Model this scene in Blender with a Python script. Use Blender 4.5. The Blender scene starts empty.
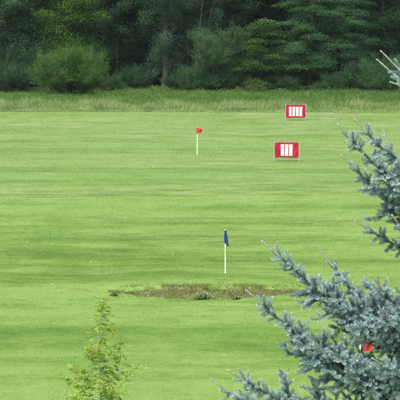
import bpy, math, random
import numpy as np
from mathutils import Vector

# ------------------------------------------------------------------ camera, sky, sun, exposure
S = bpy.context.scene
C = S.collection
F = 2400.0 / 400.0          # focal length in picture widths
H = 13.0                    # the viewer stands this high above the field
TH = math.atan(241 / 2400)  # looking slightly down

cam_d = bpy.data.cameras.new('camera')
cam = bpy.data.objects.new('camera', cam_d)
C.objects.link(cam)
cam_d.sensor_width = 36.0
cam_d.lens = 36.0 * F
cam_d.clip_start = 0.5
cam_d.clip_end = 9000
cam.location = (0, 0, H)
cam.rotation_euler = (math.pi / 2 - TH, 0, 0)
S.camera = cam

SUN_EL, SUN_AZ = math.radians(58), math.radians(205)   # azimuth clockwise from +Y
w = bpy.data.worlds.new('World'); S.world = w; w.use_nodes = True
nt = w.node_tree; nt.nodes.clear()
sky = nt.nodes.new('ShaderNodeTexSky'); sky.sky_type = 'NISHITA'; sky.sun_disc = False
sky.sun_elevation = SUN_EL; sky.sun_rotation = SUN_AZ
sky.air_density = 1.0; sky.dust_density = 4.0; sky.ozone_density = 0.6
bg = nt.nodes.new('ShaderNodeBackground'); bg.inputs[1].default_value = 0.13
wo = nt.nodes.new('ShaderNodeOutputWorld')
nt.links.new(sky.outputs[0], bg.inputs[0]); nt.links.new(bg.outputs[0], wo.inputs[0])

sd = bpy.data.lights.new('sun', 'SUN'); sd.energy = 1.5; sd.angle = math.radians(18); sd.color = (1.0, 0.96, 0.88)
so = bpy.data.objects.new('sun', sd); C.objects.link(so)
sdir = Vector((math.sin(SUN_AZ) * math.cos(SUN_EL), math.cos(SUN_AZ) * math.cos(SUN_EL), math.sin(SUN_EL)))
so.rotation_euler = sdir.to_track_quat('Z', 'Y').to_euler()
so.location = (0, 0, 60)

S.view_settings.view_transform = 'Standard'
S.view_settings.look = 'None'
S.view_settings.gamma = 1
S.view_settings.use_curve_mapping = False
S.view_settings.exposure = 1.0
S.render.engine = 'CYCLES'
S.cycles.max_bounces = 6
S.cycles.diffuse_bounces = 5
S.cycles.volume_bounces = 0
S.cycles.transmission_bounces = 4

# ------------------------------------------------------------------ surveying helpers
def ray(px, py):
    u = (px - 200) / 2400.0; v = (200 - py) / 2400.0
    return np.array([u, math.cos(TH) + v * math.sin(TH), -math.sin(TH) + v * math.cos(TH)])

def ground_pt(px, py, z=0.0):
    r = ray(px, py); t = (H - z) / -r[2]
    return (r[0] * t, r[1] * t, z)

def at_depth(px, py, d):
    r = ray(px, py); t = d / r[1]
    return np.array([r[0] * t, d, H + r[2] * t])

# ------------------------------------------------------------------ object helpers
def tag(o, label=None, cat=None, group=None, kind=None):
    if label: o['label'] = label
    if cat: o['category'] = cat
    if group: o['group'] = group
    if kind: o['kind'] = kind
    return o

def empty(name, loc=(0, 0, 0), rz=0):
    o = bpy.data.objects.new(name, None); C.objects.link(o)
    o.location = loc; o.rotation_euler = (0, 0, rz); o.empty_display_size = 0.2
    return o

def np_mesh(name, V, faces_flat, nper, mat, parent=None, attr=None, smooth=False):
    """V (n,3), faces_flat (m,nper) constant polygon size"""
    V = np.ascontiguousarray(V, dtype=np.float32)
    Fc = np.ascontiguousarray(faces_flat, dtype=np.int32).reshape(-1, nper)
    me = bpy.data.meshes.new(name)
    me.vertices.add(len(V)); me.vertices.foreach_set('co', V.ravel())
    me.loops.add(Fc.size); me.loops.foreach_set('vertex_index', Fc.ravel())
    me.polygons.add(len(Fc)); me.polygons.foreach_set('loop_start', np.arange(0, Fc.size, nper, dtype=np.int32))
    if smooth: me.polygons.foreach_set('use_smooth', np.ones(len(Fc), dtype=bool))
    me.update(calc_edges=True)
    if attr is not None:
        a = me.attributes.new('tint', 'FLOAT', 'POINT')
        a.data.foreach_set('value', np.ascontiguousarray(attr, dtype=np.float32))
    me.materials.append(mat)
    o = bpy.data.objects.new(name, me); C.objects.link(o)
    if parent: o.parent = parent
    return o

def copy_tree(o, parent=None):
    c = o.copy(); C.objects.link(c)
    if parent: c.parent = parent
    for ch in list(o.children): copy_tree(ch, c)
    return c

class Tubes:
    """tapered round limbs gathered into one mesh"""
    def __init__(s, seg=6): s.v = []; s.f = []; s.n = 0; s.seg = seg
    def add(s, pts, radii, seg=None):
        k = seg or s.seg; pts = np.asarray(pts, float)
        T = np.gradient(pts, axis=0); T /= np.linalg.norm(T, axis=1)[:, None] + 1e-9
        a = np.array([0.0, 0, 1]) if abs(T[0][2]) < 0.9 else np.array([1.0, 0, 0])
        base = s.n; ang = np.arange(k) * 2 * math.pi / k
        for i, p in enumerate(pts):
            u = np.cross(T[i], a); u /= np.linalg.norm(u) + 1e-9; v = np.cross(T[i], u)
            s.v.append(p + radii[i] * (np.cos(ang)[:, None] * u + np.sin(ang)[:, None] * v))
        for i in range(len(pts) - 1):
            for j in range(k):
                j2 = (j + 1) % k
                s.f.append((base + i * k + j, base + i * k + j2, base + (i + 1) * k + j2, base + (i + 1) * k + j))
        # close both ends with quads (k is even)
        for st in (base, base + (len(pts) - 1) * k):
            for j in range(k // 2 - 1):
                s.f.append((st + j, st + j + 1, st + k - 2 - j, st + k - 1 - j))
        s.n += len(pts) * k
    def build(s, name, mat, parent=None, attr=None):
        return np_mesh(name, np.concatenate(s.v), np.array(s.f), 4, mat, parent, attr, smooth=True)

def leaves_mesh(P, D, N, L, W, fold=0.0):
    """one rhombic leaf per row: base P, direction D, side from normal N"""
    D = D / (np.linalg.norm(D, axis=1)[:, None] + 1e-9)
    Sd = np.cross(D, N); Sd /= np.linalg.norm(Sd, axis=1)[:, None] + 1e-9
    L = np.asarray(L).reshape(-1, 1); W = np.asarray(W).reshape(-1, 1)
    up = np.cross(Sd, D)
    mid = P + D * L * 0.45
    V = np.stack([P, mid + Sd * W * 0.5 + up * W * fold, P + D * L, mid - Sd * W * 0.5 + up * W * fold], axis=1).reshape(-1, 3)
    n = len(P); f = np.arange(n * 4).reshape(n, 4)
    return V, f

def unit(v): return v / (np.linalg.norm(v) + 1e-9)
def rand_dirs(rng, n):
    v = rng.normal(size=(n, 3)); return v / np.linalg.norm(v, axis=1)[:, None]

def vnoise(x, y, scale, seed=0):
    """smooth value noise in numpy"""
    r = np.random.default_rng(seed); G = r.random((256, 256))
    x = np.asarray(x) / scale + 1000; y = np.asarray(y) / scale + 1000
    xi = np.floor(x).astype(int); yi = np.floor(y).astype(int); fx = x - xi; fy = y - yi
    fx = fx * fx * (3 - 2 * fx); fy = fy * fy * (3 - 2 * fy)
    g = lambda a, b: G[a % 256, b % 256]
    return (g(xi, yi) * (1 - fx) + g(xi + 1, yi) * fx) * (1 - fy) + (g(xi, yi + 1) * (1 - fx) + g(xi + 1, yi + 1) * fx) * fy

# ------------------------------------------------------------------ materials
def new_mat(name):
    m = bpy.data.materials.new(name); m.use_nodes = True
    m.node_tree.nodes.clear(); return m, m.node_tree

def node(nt, t, **kw):
    n = nt.nodes.new(t)
    for k, v in kw.items(): setattr(n, k, v)
    return n

def ramp(nt, fac, stops):
    r = node(nt, 'ShaderNodeValToRGB')
    el = r.color_ramp.elements
    while len(el) < len(stops): el.new(0.5)
    for e, (p, c) in zip(el, stops): e.position = p; e.color = (*c, 1)
    nt.links.new(fac, r.inputs[0]); return r.outputs[0]

def noise(nt, vec, scale, detail=3, rough=0.5, dist=0.0):
    n = node(nt, 'ShaderNodeTexNoise'); n.inputs['Scale'].default_value = scale
    n.inputs['Detail'].default_value = detail; n.inputs['Roughness'].default_value = rough
    n.inputs['Distortion'].default_value = dist
    nt.links.new(vec, n.inputs['Vector']); return n.outputs['Fac']

def mix(nt, fac, a, b, mode='MIX'):
    m = node(nt, 'ShaderNodeMix', data_type='RGBA', blend_type=mode)
    for s, v in ((m.inputs[0], fac), (m.inputs[6], a), (m.inputs[7], b)):
        if isinstance(v, (int, float)): s.default_value = v
        elif isinstance(v, tuple): s.default_value = (*v, 1)
        else: nt.links.new(v, s)
    return m.outputs[2]

def mth(nt, op, a, b=0.0, c=None, clamp=False):
    m = node(nt, 'ShaderNodeMath', operation=op); m.use_clamp = clamp
    for i, v in enumerate((a, b) if c is None else (a, b, c)):
        if isinstance(v, (int, float)): m.inputs[i].default_value = v
        else: nt.links.new(v, m.inputs[i])
    return m.outputs[0]

def smooth(nt, x, lo, hi):
    m = node(nt, 'ShaderNodeMapRange', interpolation_type='SMOOTHSTEP')
    nt.links.new(x, m.inputs[0]); m.inputs[1].default_value = lo; m.inputs[2].default_value = hi
    return m.outputs[0]

def world_pos(nt):
    g = node(nt, 'ShaderNodeNewGeometry'); s = node(nt, 'ShaderNodeSeparateXYZ')
    nt.links.new(g.outputs['Position'], s.inputs[0])
    return g.outputs['Position'], s.outputs

def out_surface(nt, sh):
    o = node(nt, 'ShaderNodeOutputMaterial'); nt.links.new(sh, o.inputs['Surface'])

def leaf_mat(name, stops, trans=0.35, rough=0.65, spec=0.12, scale=0.35, gain=1.0):
    """leaf: colour varies from leaf to leaf and from bough to bough"""
    m, nt = new_mat(name)
    a = node(nt, 'ShaderNodeAttribute', attribute_name='tint')
    pos, _ = world_pos(nt)
    n = noise(nt, pos, scale, 2)
    f = mth(nt, 'ADD', mth(nt, 'MULTIPLY', a.outputs['Fac'], 0.65), mth(nt, 'MULTIPLY', n, 0.35), clamp=True)
    col = ramp(nt, f, [(q, tuple(c * gain for c in cc)) for q, cc in stops])
    p = node(nt, 'ShaderNodeBsdfPrincipled'); nt.links.new(col, p.inputs['Base Color'])
    p.inputs['Roughness'].default_value = rough; p.inputs['Specular IOR Level'].default_value = spec
    t = node(nt, 'ShaderNodeBsdfTranslucent')
    nt.links.new(mix(nt, 1.0, col, (1.0, 1.0, 0.55), 'MULTIPLY'), t.inputs['Color'])
    ms = node(nt, 'ShaderNodeMixShader'); ms.inputs[0].default_value = trans
    nt.links.new(p.outputs[0], ms.inputs[1]); nt.links.new(t.outputs[0], ms.inputs[2])
    out_surface(nt, ms.outputs[0]); return m

def plain_mat(name, col, rough=0.6, var=0.12, scale=8.0, bump=0.0, bscale=30, spec=0.4):
    m, nt = new_mat(name)
    tc = node(nt, 'ShaderNodeTexCoord')
    n = noise(nt, tc.outputs['Object'], scale, 4, 0.6)
    lo = tuple(c * (1 - var) for c in col); hi = tuple(min(1, c * (1 + var)) for c in col)
    c = ramp(nt, n, [(0.3, lo), (0.7, hi)])
    p = node(nt, 'ShaderNodeBsdfPrincipled'); nt.links.new(c, p.inputs['Base Color'])
    p.inputs['Roughness'].default_value = rough; p.inputs['Specular IOR Level'].default_value = spec
    if bump:
        b = node(nt, 'ShaderNodeBump'); b.inputs['Strength'].default_value = bump; b.inputs['Distance'].default_value = 0.01
        nt.links.new(noise(nt, tc.outputs['Object'], bscale, 4), b.inputs['Height'])
        nt.links.new(b.outputs[0], p.inputs['Normal'])
    out_surface(nt, p.outputs[0]); return m

# --- the field: bank geometry first, the material needs its outline
BX0, BX1 = ground_pt(110, 294)[0], ground_pt(300, 294)[0]
BCX, BHW = (BX0 + BX1) / 2, (BX1 - BX0) / 2
BY = ground_pt(200, 300)[1]          # foot of the bank
BH = 0.30                            # its height
EDGE = ground_pt(200, 112.5)[1]      # where mowing stops

def bank_foot(x):                    # the foot bows towards the viewer in its middle
    u = (x - BCX) / BHW
    return BY + 1.6 * u * u * 0.55

def height(x, y):
    x = np.asarray(x, float); y = np.asarray(y, float)
    u = (x - BCX) / (BHW * 1.15)
    side = np.clip(1 - u ** 2, 0, 1) ** 0.7
    wob = (vnoise(x, y * 0, 0.9, 5) - 0.5) * 0.5
    v = y - bank_foot(x) - wob
    t1 = np.clip(v / 1.7, 0, 1); t2 = np.clip((v - 1.25 - .5 * vnoise(x, y * 0, .5, 6)) / .16, 0, 1)
    t = .45 * t1 * t1 * (3 - 2 * t1) + .55 * t2 * t2 * (3 - 2 * t2)
    back = np.clip(1 - (y - BY - 2) / 14.0, 0, 1); back = back * back * (3 - 2 * back)
    h = BH * side * t * back
    h += (vnoise(x, y, 9, 1) - 0.5) * 0.10 + (vnoise(x, y, 23, 2) - 0.5) * 0.16
    face = side * np.clip(1 - abs(y - bank_foot(x) - 0.8) / 1.3, 0, 1)
    h += face * ((vnoise(x, y, 0.35, 7) - 0.5) * 0.13 + (vnoise(x, y, 0.12, 8) - 0.5) * 0.06)
    return h

def hz(x, y): return float(height(np.array([x]), np.array([y]))[0])

def on_ground(px, py):
    z = 0.0
    for _ in range(6):
        g = ground_pt(px, py, z); z = hz(g[0], g[1])
    return g

def turf_colour(nt, pos, xyz, for_blades):
    """colour of mown turf at a point of the field, shared by soil sheet and blades"""
    X, Y = xyz['X'], xyz['Y']
    # mowing passes run across the view, their edges wander a little
    wob = noise(nt, pos, 0.05, 2)
    yy = mth(nt, 'ADD', Y, mth(nt, 'MULTIPLY', wob, 7.0))
    yy = mth(nt, 'ADD', yy, mth(nt, 'MULTIPLY', X, 0.05))
    st = mth(nt, 'SINE', mth(nt, 'MULTIPLY', yy, 2 * math.pi / 7.3))
    st = smooth(nt, st, -0.7, 0.7)
    st2 = smooth(nt, mth(nt, 'SINE', mth(nt, 'MULTIPLY', yy, 2 * math.pi / 2.9)), -0.8, 0.8)
    n_big = noise(nt, pos, 0.07, 3, 0.55)
    n_mid = noise(nt, pos, 0.5, 4, 0.6)
    n_fine = noise(nt, pos, 4.0, 4, 0.7)
    cmb = node(nt, 'ShaderNodeMapping'); cmb.inputs['Scale'].default_value = (0.25, 1.0, 1.0)
    nt.links.new(pos, cmb.inputs['Vector'])
    n_str = noise(nt, cmb.outputs[0], 1.3, 3, 0.6)
    cmb2 = node(nt, 'ShaderNodeMapping'); cmb2.inputs['Scale'].default_value = (0.4, 1.0, 1.0); cmb2.inputs['Location'].default_value = (31, 17, 0)
    nt.links.new(pos, cmb2.inputs['Vector'])
    f = mth(nt, 'MULTIPLY', st, 0.06)
    f = mth(nt, 'ADD', f, mth(nt, 'MULTIPLY', st2, 0.035))
    f = mth(nt, 'ADD', f, mth(nt, 'MULTIPLY', n_mid, 0.38))
    f = mth(nt, 'ADD', f, mth(nt, 'MULTIPLY', n_str, 0.22))
    f = mth(nt, 'ADD', f, mth(nt, 'MULTIPLY', n_fine, 0.22))
    f = mth(nt, 'ADD', f, mth(nt, 'MULTIPLY', noise(nt, cmb2.outputs[0], 0.33, 3, 0.55), 0.20))
    f = mth(nt, 'ADD', f, mth(nt, 'MULTIPLY', mth(nt, 'SUBTRACT', noise(nt, cmb2.outputs[0], 0.12, 2, 0.5), 0.42), 0.55))
    col = ramp(nt, f, [(0.37, (0.080, 0.156, 0.026)), (0.52, (0.128, 0.240, 0.040)), (0.67, (0.200, 0.322, 0.075))])
    # drier, strawy patches, more of them further out
    dry = smooth(nt, n_big, 0.44, 0.62)
    far = smooth(nt, Y, 105, 165)
    d = mth(nt, 'MULTIPLY', dry, mth(nt, 'ADD', mth(nt, 'MULTIPLY', far, 0.75), 0.10))
    d = mth(nt, 'MULTIPLY', d, smooth(nt, n_str, 0.42, 0.62))
    col = mix(nt, d, col, (0.34, 0.385, 0.180))
    col = mix(nt, mth(nt, 'MULTIPLY', far, 0.38), col, (0.195, 0.290, 0.098))
    return col, n_fine, n_mid

def bank_mask(nt, pos, xyz):
    X, Y = xyz['X'], xyz['Y']
    u = mth(nt, 'DIVIDE', mth(nt, 'SUBTRACT', X, BCX), BHW)
    u2 = mth(nt, 'MULTIPLY', u, u)
    foot = mth(nt, 'ADD', mth(nt, 'MULTIPLY', u2, 0.88), BY)
    v = mth(nt, 'SUBTRACT', Y, foot)
    v = mth(nt, 'SUBTRACT', v, mth(nt, 'MULTIPLY', noise(nt, pos, 0.9, 2), 0.9))
    wdt = mth(nt, 'MULTIPLY', mth(nt, 'SUBTRACT', 1.0, u2, clamp=True), 0.92)
    d = mth(nt, 'SUBTRACT', mth(nt, 'ABSOLUTE', mth(nt, 'SUBTRACT', v, 0.45)), wdt)
    d = mth(nt, 'ADD', d, mth(nt, 'MULTIPLY', mth(nt, 'SUBTRACT', noise(nt, pos, 2.6, 4, 0.7), 0.5), 1.7))
    return smooth(nt, d, 0.12, -0.12)

def ground_material():
    m, nt = new_mat('field_turf'); pos, xyz = world_pos(nt)
    col, nf, nm = turf_colour(nt, pos, xyz, False)
    # thatch seen between the blades
    col = mix(nt, mth(nt, 'MULTIPLY', smooth(nt, noise(nt, pos, 14, 3, 0.7), 0.5, 0.68), 0.22), col, (0.20, 0.21, 0.07))
    soil = ramp(nt, noise(nt, pos, 3.5, 6, 0.75), [(0.34, (0.070, 0.062, 0.030)), (0.5, (0.145, 0.135, 0.062)), (0.66, (0.235, 0.225, 0.110))])
    moss = smooth(nt, noise(nt, pos, 1.6, 4, 0.7), 0.42, 0.55)
    soil = mix(nt, mth(nt, 'MULTIPLY', moss, 0.75), soil, (0.12, 0.17, 0.035))
    col = mix(nt, bank_mask(nt, pos, xyz), col, soil)
    # unmown ground under the tall grass and the wood
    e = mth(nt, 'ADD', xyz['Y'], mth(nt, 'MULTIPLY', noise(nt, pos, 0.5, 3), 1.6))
    rough = ramp(nt, noise(nt, pos, 1.2, 5, 0.7), [(0.35, (0.05, 0.065, 0.02)), (0.65, (0.14, 0.16, 0.055))])
    col = mix(nt, smooth(nt, e, EDGE + 0.3, EDGE + 1.3), col, rough)
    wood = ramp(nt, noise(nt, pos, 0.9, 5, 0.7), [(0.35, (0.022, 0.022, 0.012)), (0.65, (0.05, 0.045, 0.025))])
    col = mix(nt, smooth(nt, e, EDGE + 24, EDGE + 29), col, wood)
    p = node(nt, 'ShaderNodeBsdfPrincipled'); nt.links.new(col, p.inputs['Base Color'])
    p.inputs['Roughness'].default_value = 0.9; p.inputs['Specular IOR Level'].default_value = 0.1
    b = node(nt, 'ShaderNodeBump'); b.inputs['Strength'].default_value = 0.7; b.inputs['Distance'].default_value = 0.04
    nt.links.new(mth(nt, 'ADD', nf, noise(nt, pos, 18, 3, 0.7)), b.inputs['Height'])
    nt.links.new(b.outputs[0], p.inputs['Normal'])
    out_surface(nt, p.outputs[0]); return m

def blade_material():
    m, nt = new_mat('mown_blades'); pos, xyz = world_pos(nt)
    col, nf, nm = turf_colour(nt, pos, xyz, True)
    a = node(nt, 'ShaderNodeAttribute', attribute_name='tint')
    v = ramp(nt, a.outputs['Fac'], [(0.0, (0.84, 0.88, 0.8)), (0.6, (1.0, 1.0, 1.0)), (0.92, (1.2, 1.12, 1.0)), (1.0, (2.0, 1.5, 1.7))])
    col = mix(nt, 1.0, col, v, 'MULTIPLY')
    p = node(nt, 'ShaderNodeBsdfPrincipled'); nt.links.new(col, p.inputs['Base Color'])
    p.inputs['Roughness'].default_value = 0.7; p.inputs['Specular IOR Level'].default_value = 0.1
    g = node(nt, 'ShaderNodeNewGeometry'); va = node(nt, 'ShaderNodeVectorMath', operation='MULTIPLY_ADD')
    nt.links.new(g.outputs['Normal'], va.inputs[0]); va.inputs[1].default_value = (.45, .45, .45); va.inputs[2].default_value = (0, 0, .8)
    vn = node(nt, 'ShaderNodeVectorMath', operation='NORMALIZE'); nt.links.new(va.outputs[0], vn.inputs[0]); nt.links.new(vn.outputs[0], p.inputs['Normal'])
    t = node(nt, 'ShaderNodeBsdfTranslucent'); nt.links.new(col, t.inputs['Color'])
    ms = node(nt, 'ShaderNodeMixShader'); ms.inputs[0].default_value = 0.3
    nt.links.new(p.outputs[0], ms.inputs[1]); nt.links.new(t.outputs[0], ms.inputs[2])
    out_surface(nt, ms.outputs[0]); return m

M = {}
M['ground'] = ground_material()
M['blades'] = blade_material()
M['bark_dark'] = plain_mat('bark_dark', (0.075, 0.062, 0.045), 0.9, 0.35, 3, 0.8, 14, 0.1)
M['bark_grey'] = plain_mat('bark_grey', (0.095, 0.088, 0.070), 0.9, 0.3, 3, 0.8, 14, 0.1)
M['bark_pale'] = plain_mat('bark_pale', (0.16, 0.135, 0.11), 0.9, 0.25, 3, 0.5, 14, 0.1)

# ------------------------------------------------------------------ ground
def build_ground():
    xs = np.concatenate([[-4000, -1500, -600, -250, -120, -70], np.arange(-50, -28, 2.0), np.arange(-28, BX0 - 1, 0.7),
                         np.arange(BX0 - 1, BX1 + 1, 0.07), np.arange(BX1 + 1.3, 28, 0.7), np.arange(28, 52, 2.0), [70, 120, 250, 600, 1500, 4000]])
    ys = np.concatenate([[-400, -100, -30, 0, 20, 35], np.arange(45, BY - 1, 1.0), np.arange(BY - 1, BY + 4, 0.07),
                         np.arange(BY + 4.4, 235, 1.0), [240, 250, 270, 300, 350, 450, 700, 1500, 6000]])
    X, Y = np.meshgrid(xs, ys)
    Z = height(X, Y)
    nx, ny = len(xs), len(ys)
    V = np.stack([X, Y, Z], -1).reshape(-1, 3)
    i = np.arange(nx - 1)[None, :] + nx * np.arange(ny - 1)[:, None]
    f = np.stack([i, i + 1, i + 1 + nx, i + nx], -1).reshape(-1, 4)
    o = np_mesh('ground', V, f, 4, M['ground'], smooth=True)
    tag(o, kind='structure'); return o
build_ground()

# ------------------------------------------------------------------ mown grass blades
def bank_amount(x, y):
    u = (x - BCX) / BHW
    v = y - bank_foot(x) - 0.45 - 0.45
    return (np.abs(u) < 1) & (np.abs(v) < 0.62 * np.clip(1 - u * u, 0, 1))

def mown_grass():
    rng = np.random.default_rng(11)
    Ps, Ls, Ws = [], [], []
    for y0, y1, dens, L, W in ((64, 84, 650, .035, .007), (84, 108, 420, .038, .009), (108, 145, 200, .042, .013), (145, EDGE + 0.8, 90, .046, .019)):
        hw = y1 / 2400 * 200 + 2.5
        n = int((y1 - y0) * 2 * hw * dens)
        x = rng.uniform(-hw, hw, n); y = rng.uniform(y0, y1, n)
        keep = rng.random(n) < 0.25 + 1.1 * vnoise(x, y, 0.4, 31) * (0.5 + vnoise(x, y, 2.2, 32))
        bk = bank_amount(x, y); keep &= ~(bk & (rng.random(n) > 0.14))
        x, y = x[keep], y[keep]
        Ps.append(np.stack([x, y], 1)); Ls.append(np.full(len(x), L)); Ws.append(np.full(len(x), W))
    P = np.concatenate(Ps); L = np.concatenate(Ls); W = np.concatenate(Ws); n = len(P)
    L = L * rng.uniform(0.5, 1.35, n) * (0.8 + 0.6 * vnoise(P[:, 0], P[:, 1], 0.8, 33)); W = W * rng.uniform(0.6, 1.3, n)
    base = np.column_stack([P, height(P[:, 0], P[:, 1]) - 0.004])
    a = rng.uniform(0, 2 * math.pi, n); lean = rng.uniform(0.5, 2.0, n)
    tip = base + np.column_stack([np.cos(a) * L * lean, np.sin(a) * L * lean, L])
    b = rng.uniform(0, 2 * math.pi, n); side = np.column_stack([np.cos(b), np.sin(b), np.zeros(n)]) * W[:, None] * 0.5
    V = np.stack([base - side, base + side, tip], 1).reshape(-1, 3)
    t = np.repeat(rng.random(n), 3)
    o = np_mesh('mown_grass', V, np.arange(n * 3).reshape(n, 3), 3, M['blades'], attr=t)
    tag(o, 'short mown light green grass covering the whole driving range', 'grass', kind='stuff')
mown_grass()

# ------------------------------------------------------------------ tall meadow strip along the wood
M['meadow_green'] = leaf_mat('meadow_green', [(0.15, (0.075, 0.160, 0.034)), (0.5, (0.135, 0.250, 0.060)), (0.85, (0.215, 0.340, 0.100))], 0.35, scale=0.5)
M['meadow_straw'] = leaf_mat('meadow_straw', [(0.15, (0.17, 0.30, 0.08)), (0.5, (0.29, 0.41, 0.15)), (0.85, (0.50, 0.54, 0.29))], 0.35, scale=0.5)
M['weed'] = leaf_mat('weed', [(0.15, (0.055, 0.125, 0.028)), (0.5, (0.10, 0.205, 0.045)), (0.85, (0.16, 0.29, 0.07))], 0.35, scale=0.5)

def blades(rng, x, y, h, w, lean=0.35, seg=2):
    """curved two-quad blades: returns V, F(quads)"""
    n = len(x); base = np.column_stack([x, y, height(x, y) - 0.01])
    a = rng.uniform(0, 2 * math.pi, n); d = np.column_stack([np.cos(a), np.sin(a), np.zeros(n)])
    ln = rng.uniform(0.05, lean * 2, n)[:, None] * h[:, None]
    mid = base + d * ln * 0.3; mid[:, 2] += h * 0.6
    tip = base + d * ln; tip[:, 2] += h
    b = rng.uniform(0, math.pi, n); s = np.column_stack([np.cos(b), np.sin(b), np.zeros(n)]) * w[:, None] * 0.5
    V = np.stack([base - s, base + s, mid + s * 0.8, mid - s * 0.8, tip + s * .25, tip - s * .25], 1).reshape(-1, 3)
    i = (np.arange(n) * 6)[:, None]
    f = np.concatenate([i + np.array([0, 1, 2, 3]), i + np.array([3, 2, 4, 5])])
    return V, f

def meadow():
    rng = np.random.default_rng(5)
    def scatter(n, y0, y1, pw=1.0, hw=27):
        return rng.uniform(-hw, hw, n), y0 + (y1 - y0) * rng.random(n) ** pw
    # straw coloured, thinner, nearer the mown edge
    x, y = scatter(70000, EDGE - 0.4, EDGE + 9, 1.25)
    y = y + (vnoise(x, y * 0, 1.7, 3) - 0.5) * 1.5 + (vnoise(x, y * 0, 6, 4) - 0.5) * 2.2
    cl = vnoise(x, y, 1.1, 41); k = cl > 0.28 * rng.random(len(x)) + 0.15; x, y, cl = x[k], y[k], cl[k]
    h = (0.14 + 0.42 * np.clip((y - EDGE) / 7, 0, 1)) * rng.uniform(0.4, 1.3, len(x)) * (0.35 + 1.1 * cl)
    V, f = blades(rng, x, y, h, rng.uniform(.012, .028, len(x)), 0.4)
    o = np_mesh('straw_grass', V, f, 4, M['meadow_straw'], attr=np.repeat(np.clip(rng.random(len(x)) * .6 + cl * .4, 0, 1), 6))
    tag(o, 'pale straw coloured unmown grass fringe along far edge of the range', 'tall grass', kind='stuff')
    x, y = scatter(130000, EDGE + 2.2, EDGE + 30, 0.9)
    cl = vnoise(x, y, 1.6, 42) * 0.6 + vnoise(x, y, 0.5, 43) * 0.4
    k = cl > 0.3 * rng.random(len(x)) + 0.12; x, y, cl = x[k], y[k], cl[k]
    h = (0.20 + 0.34 * np.clip((y - EDGE - 4) / 8, 0, 1)) * rng.uniform(0.45, 1.25, len(x)) * (0.45 + 1.0 * cl)
    V, f = blades(rng, x, y, h, rng.uniform(.018, .045, len(x)), 0.45)
    o = np_mesh('meadow_grass', V, f, 4, M['meadow_green'], attr=np.repeat(np.clip(rng.random(len(x)) * .5 + cl * .5, 0, 1), 6))
    tag(o, 'tall green meadow grass standing in front of the dark wood', 'tall grass', kind='stuff')
    # leafy weeds and nettles in drifts
    nc = 1500; cx, cy = scatter(nc, EDGE + 7, EDGE + 27, 0.8)
    k = vnoise(cx, cy, 3.5, 44) > 0.42; cx, cy = cx[k], cy[k]
    P, D, N, T = [], [], [], []
    for a, b in zip(cx, cy):
        hh = rng.uniform(0.4, 1.0); m = int(70 * hh); r = rng.uniform(0.2, 0.5)
        p = np.column_stack([a + rng.normal(size=m) * r * .5, b + rng.normal(size=m) * r * .5, hz(a, b) + hh * rng.random(m) ** 0.6])
        P.append(p); T.append(np.full(m, rng.random()))
    P = np.concatenate(P); n = len(P); T = np.clip(np.concatenate(T) * .6 + rng.random(n) * .4, 0, 1)
    D = rand_dirs(rng, n); D[:, 2] = abs(D[:, 2]) * .4 - 0.1; N = rand_dirs(rng, n) * .5 + np.array([0, 0, 1])
    V, f = leaves_mesh(P, D, N, rng.uniform(.07, .15, n), rng.uniform(.04, .08, n))
    o = np_mesh('nettles', V, f, 4, M['weed'], attr=np.repeat(T, 4))
    tag(o, 'leafy nettles and weeds mixed in tall grass below the wood', 'weeds', kind='stuff')
meadow()

# ------------------------------------------------------------------ the wood
LM = {
 'maple':  leaf_mat('maple_leaf',  [(0.1, (0.030, 0.074, 0.014)), (0.5, (0.070, 0.145, 0.026)), (0.9, (0.135, 0.235, 0.045))], gain=1.3),
 'bush':   leaf_mat('willow_bush_leaf', [(0.1, (0.036, 0.084, 0.020)), (0.5, (0.070, 0.148, 0.034)), (0.9, (0.125, 0.225, 0.058))], gain=1.3),
 'blue':   leaf_mat('bluish_leaf', [(0.1, (0.020, 0.050, 0.022)), (0.5, (0.046, 0.102, 0.046)), (0.9, (0.110, 0.200, 0.105))], gain=1.3),
 'dark':   leaf_mat('dark_leaf',   [(0.1, (0.014, 0.038, 0.019)), (0.5, (0.034, 0.082, 0.038)), (0.9, (0.076, 0.155, 0.066))], 0.25, gain=1.25),
 'willow': leaf_mat('willow_leaf', [(0.1, (0.024, 0.056, 0.030)), (0.5, (0.048, 0.102, 0.054)), (0.9, (0.098, 0.178, 0.096))], gain=1.3),
 'grey':   leaf_mat('grey_willow_leaf', [(0.1, (0.028, 0.064, 0.030)), (0.5, (0.058, 0.118, 0.052)), (0.9, (0.110, 0.190, 0.090))], gain=1.3),
 'beam':   leaf_mat('hornbeam_leaf', [(0.1, (0.018, 0.054, 0.024)), (0.5, (0.048, 0.122, 0.048)), (0.9, (0.110, 0.222, 0.085))], gain=1.3),
 'olive':  leaf_mat('olive_green_leaf', [(0.1, (0.024, 0.058, 0.016)), (0.5, (0.052, 0.108, 0.028)), (0.9, (0.098, 0.175, 0.046))], gain=1.3),
}

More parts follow.
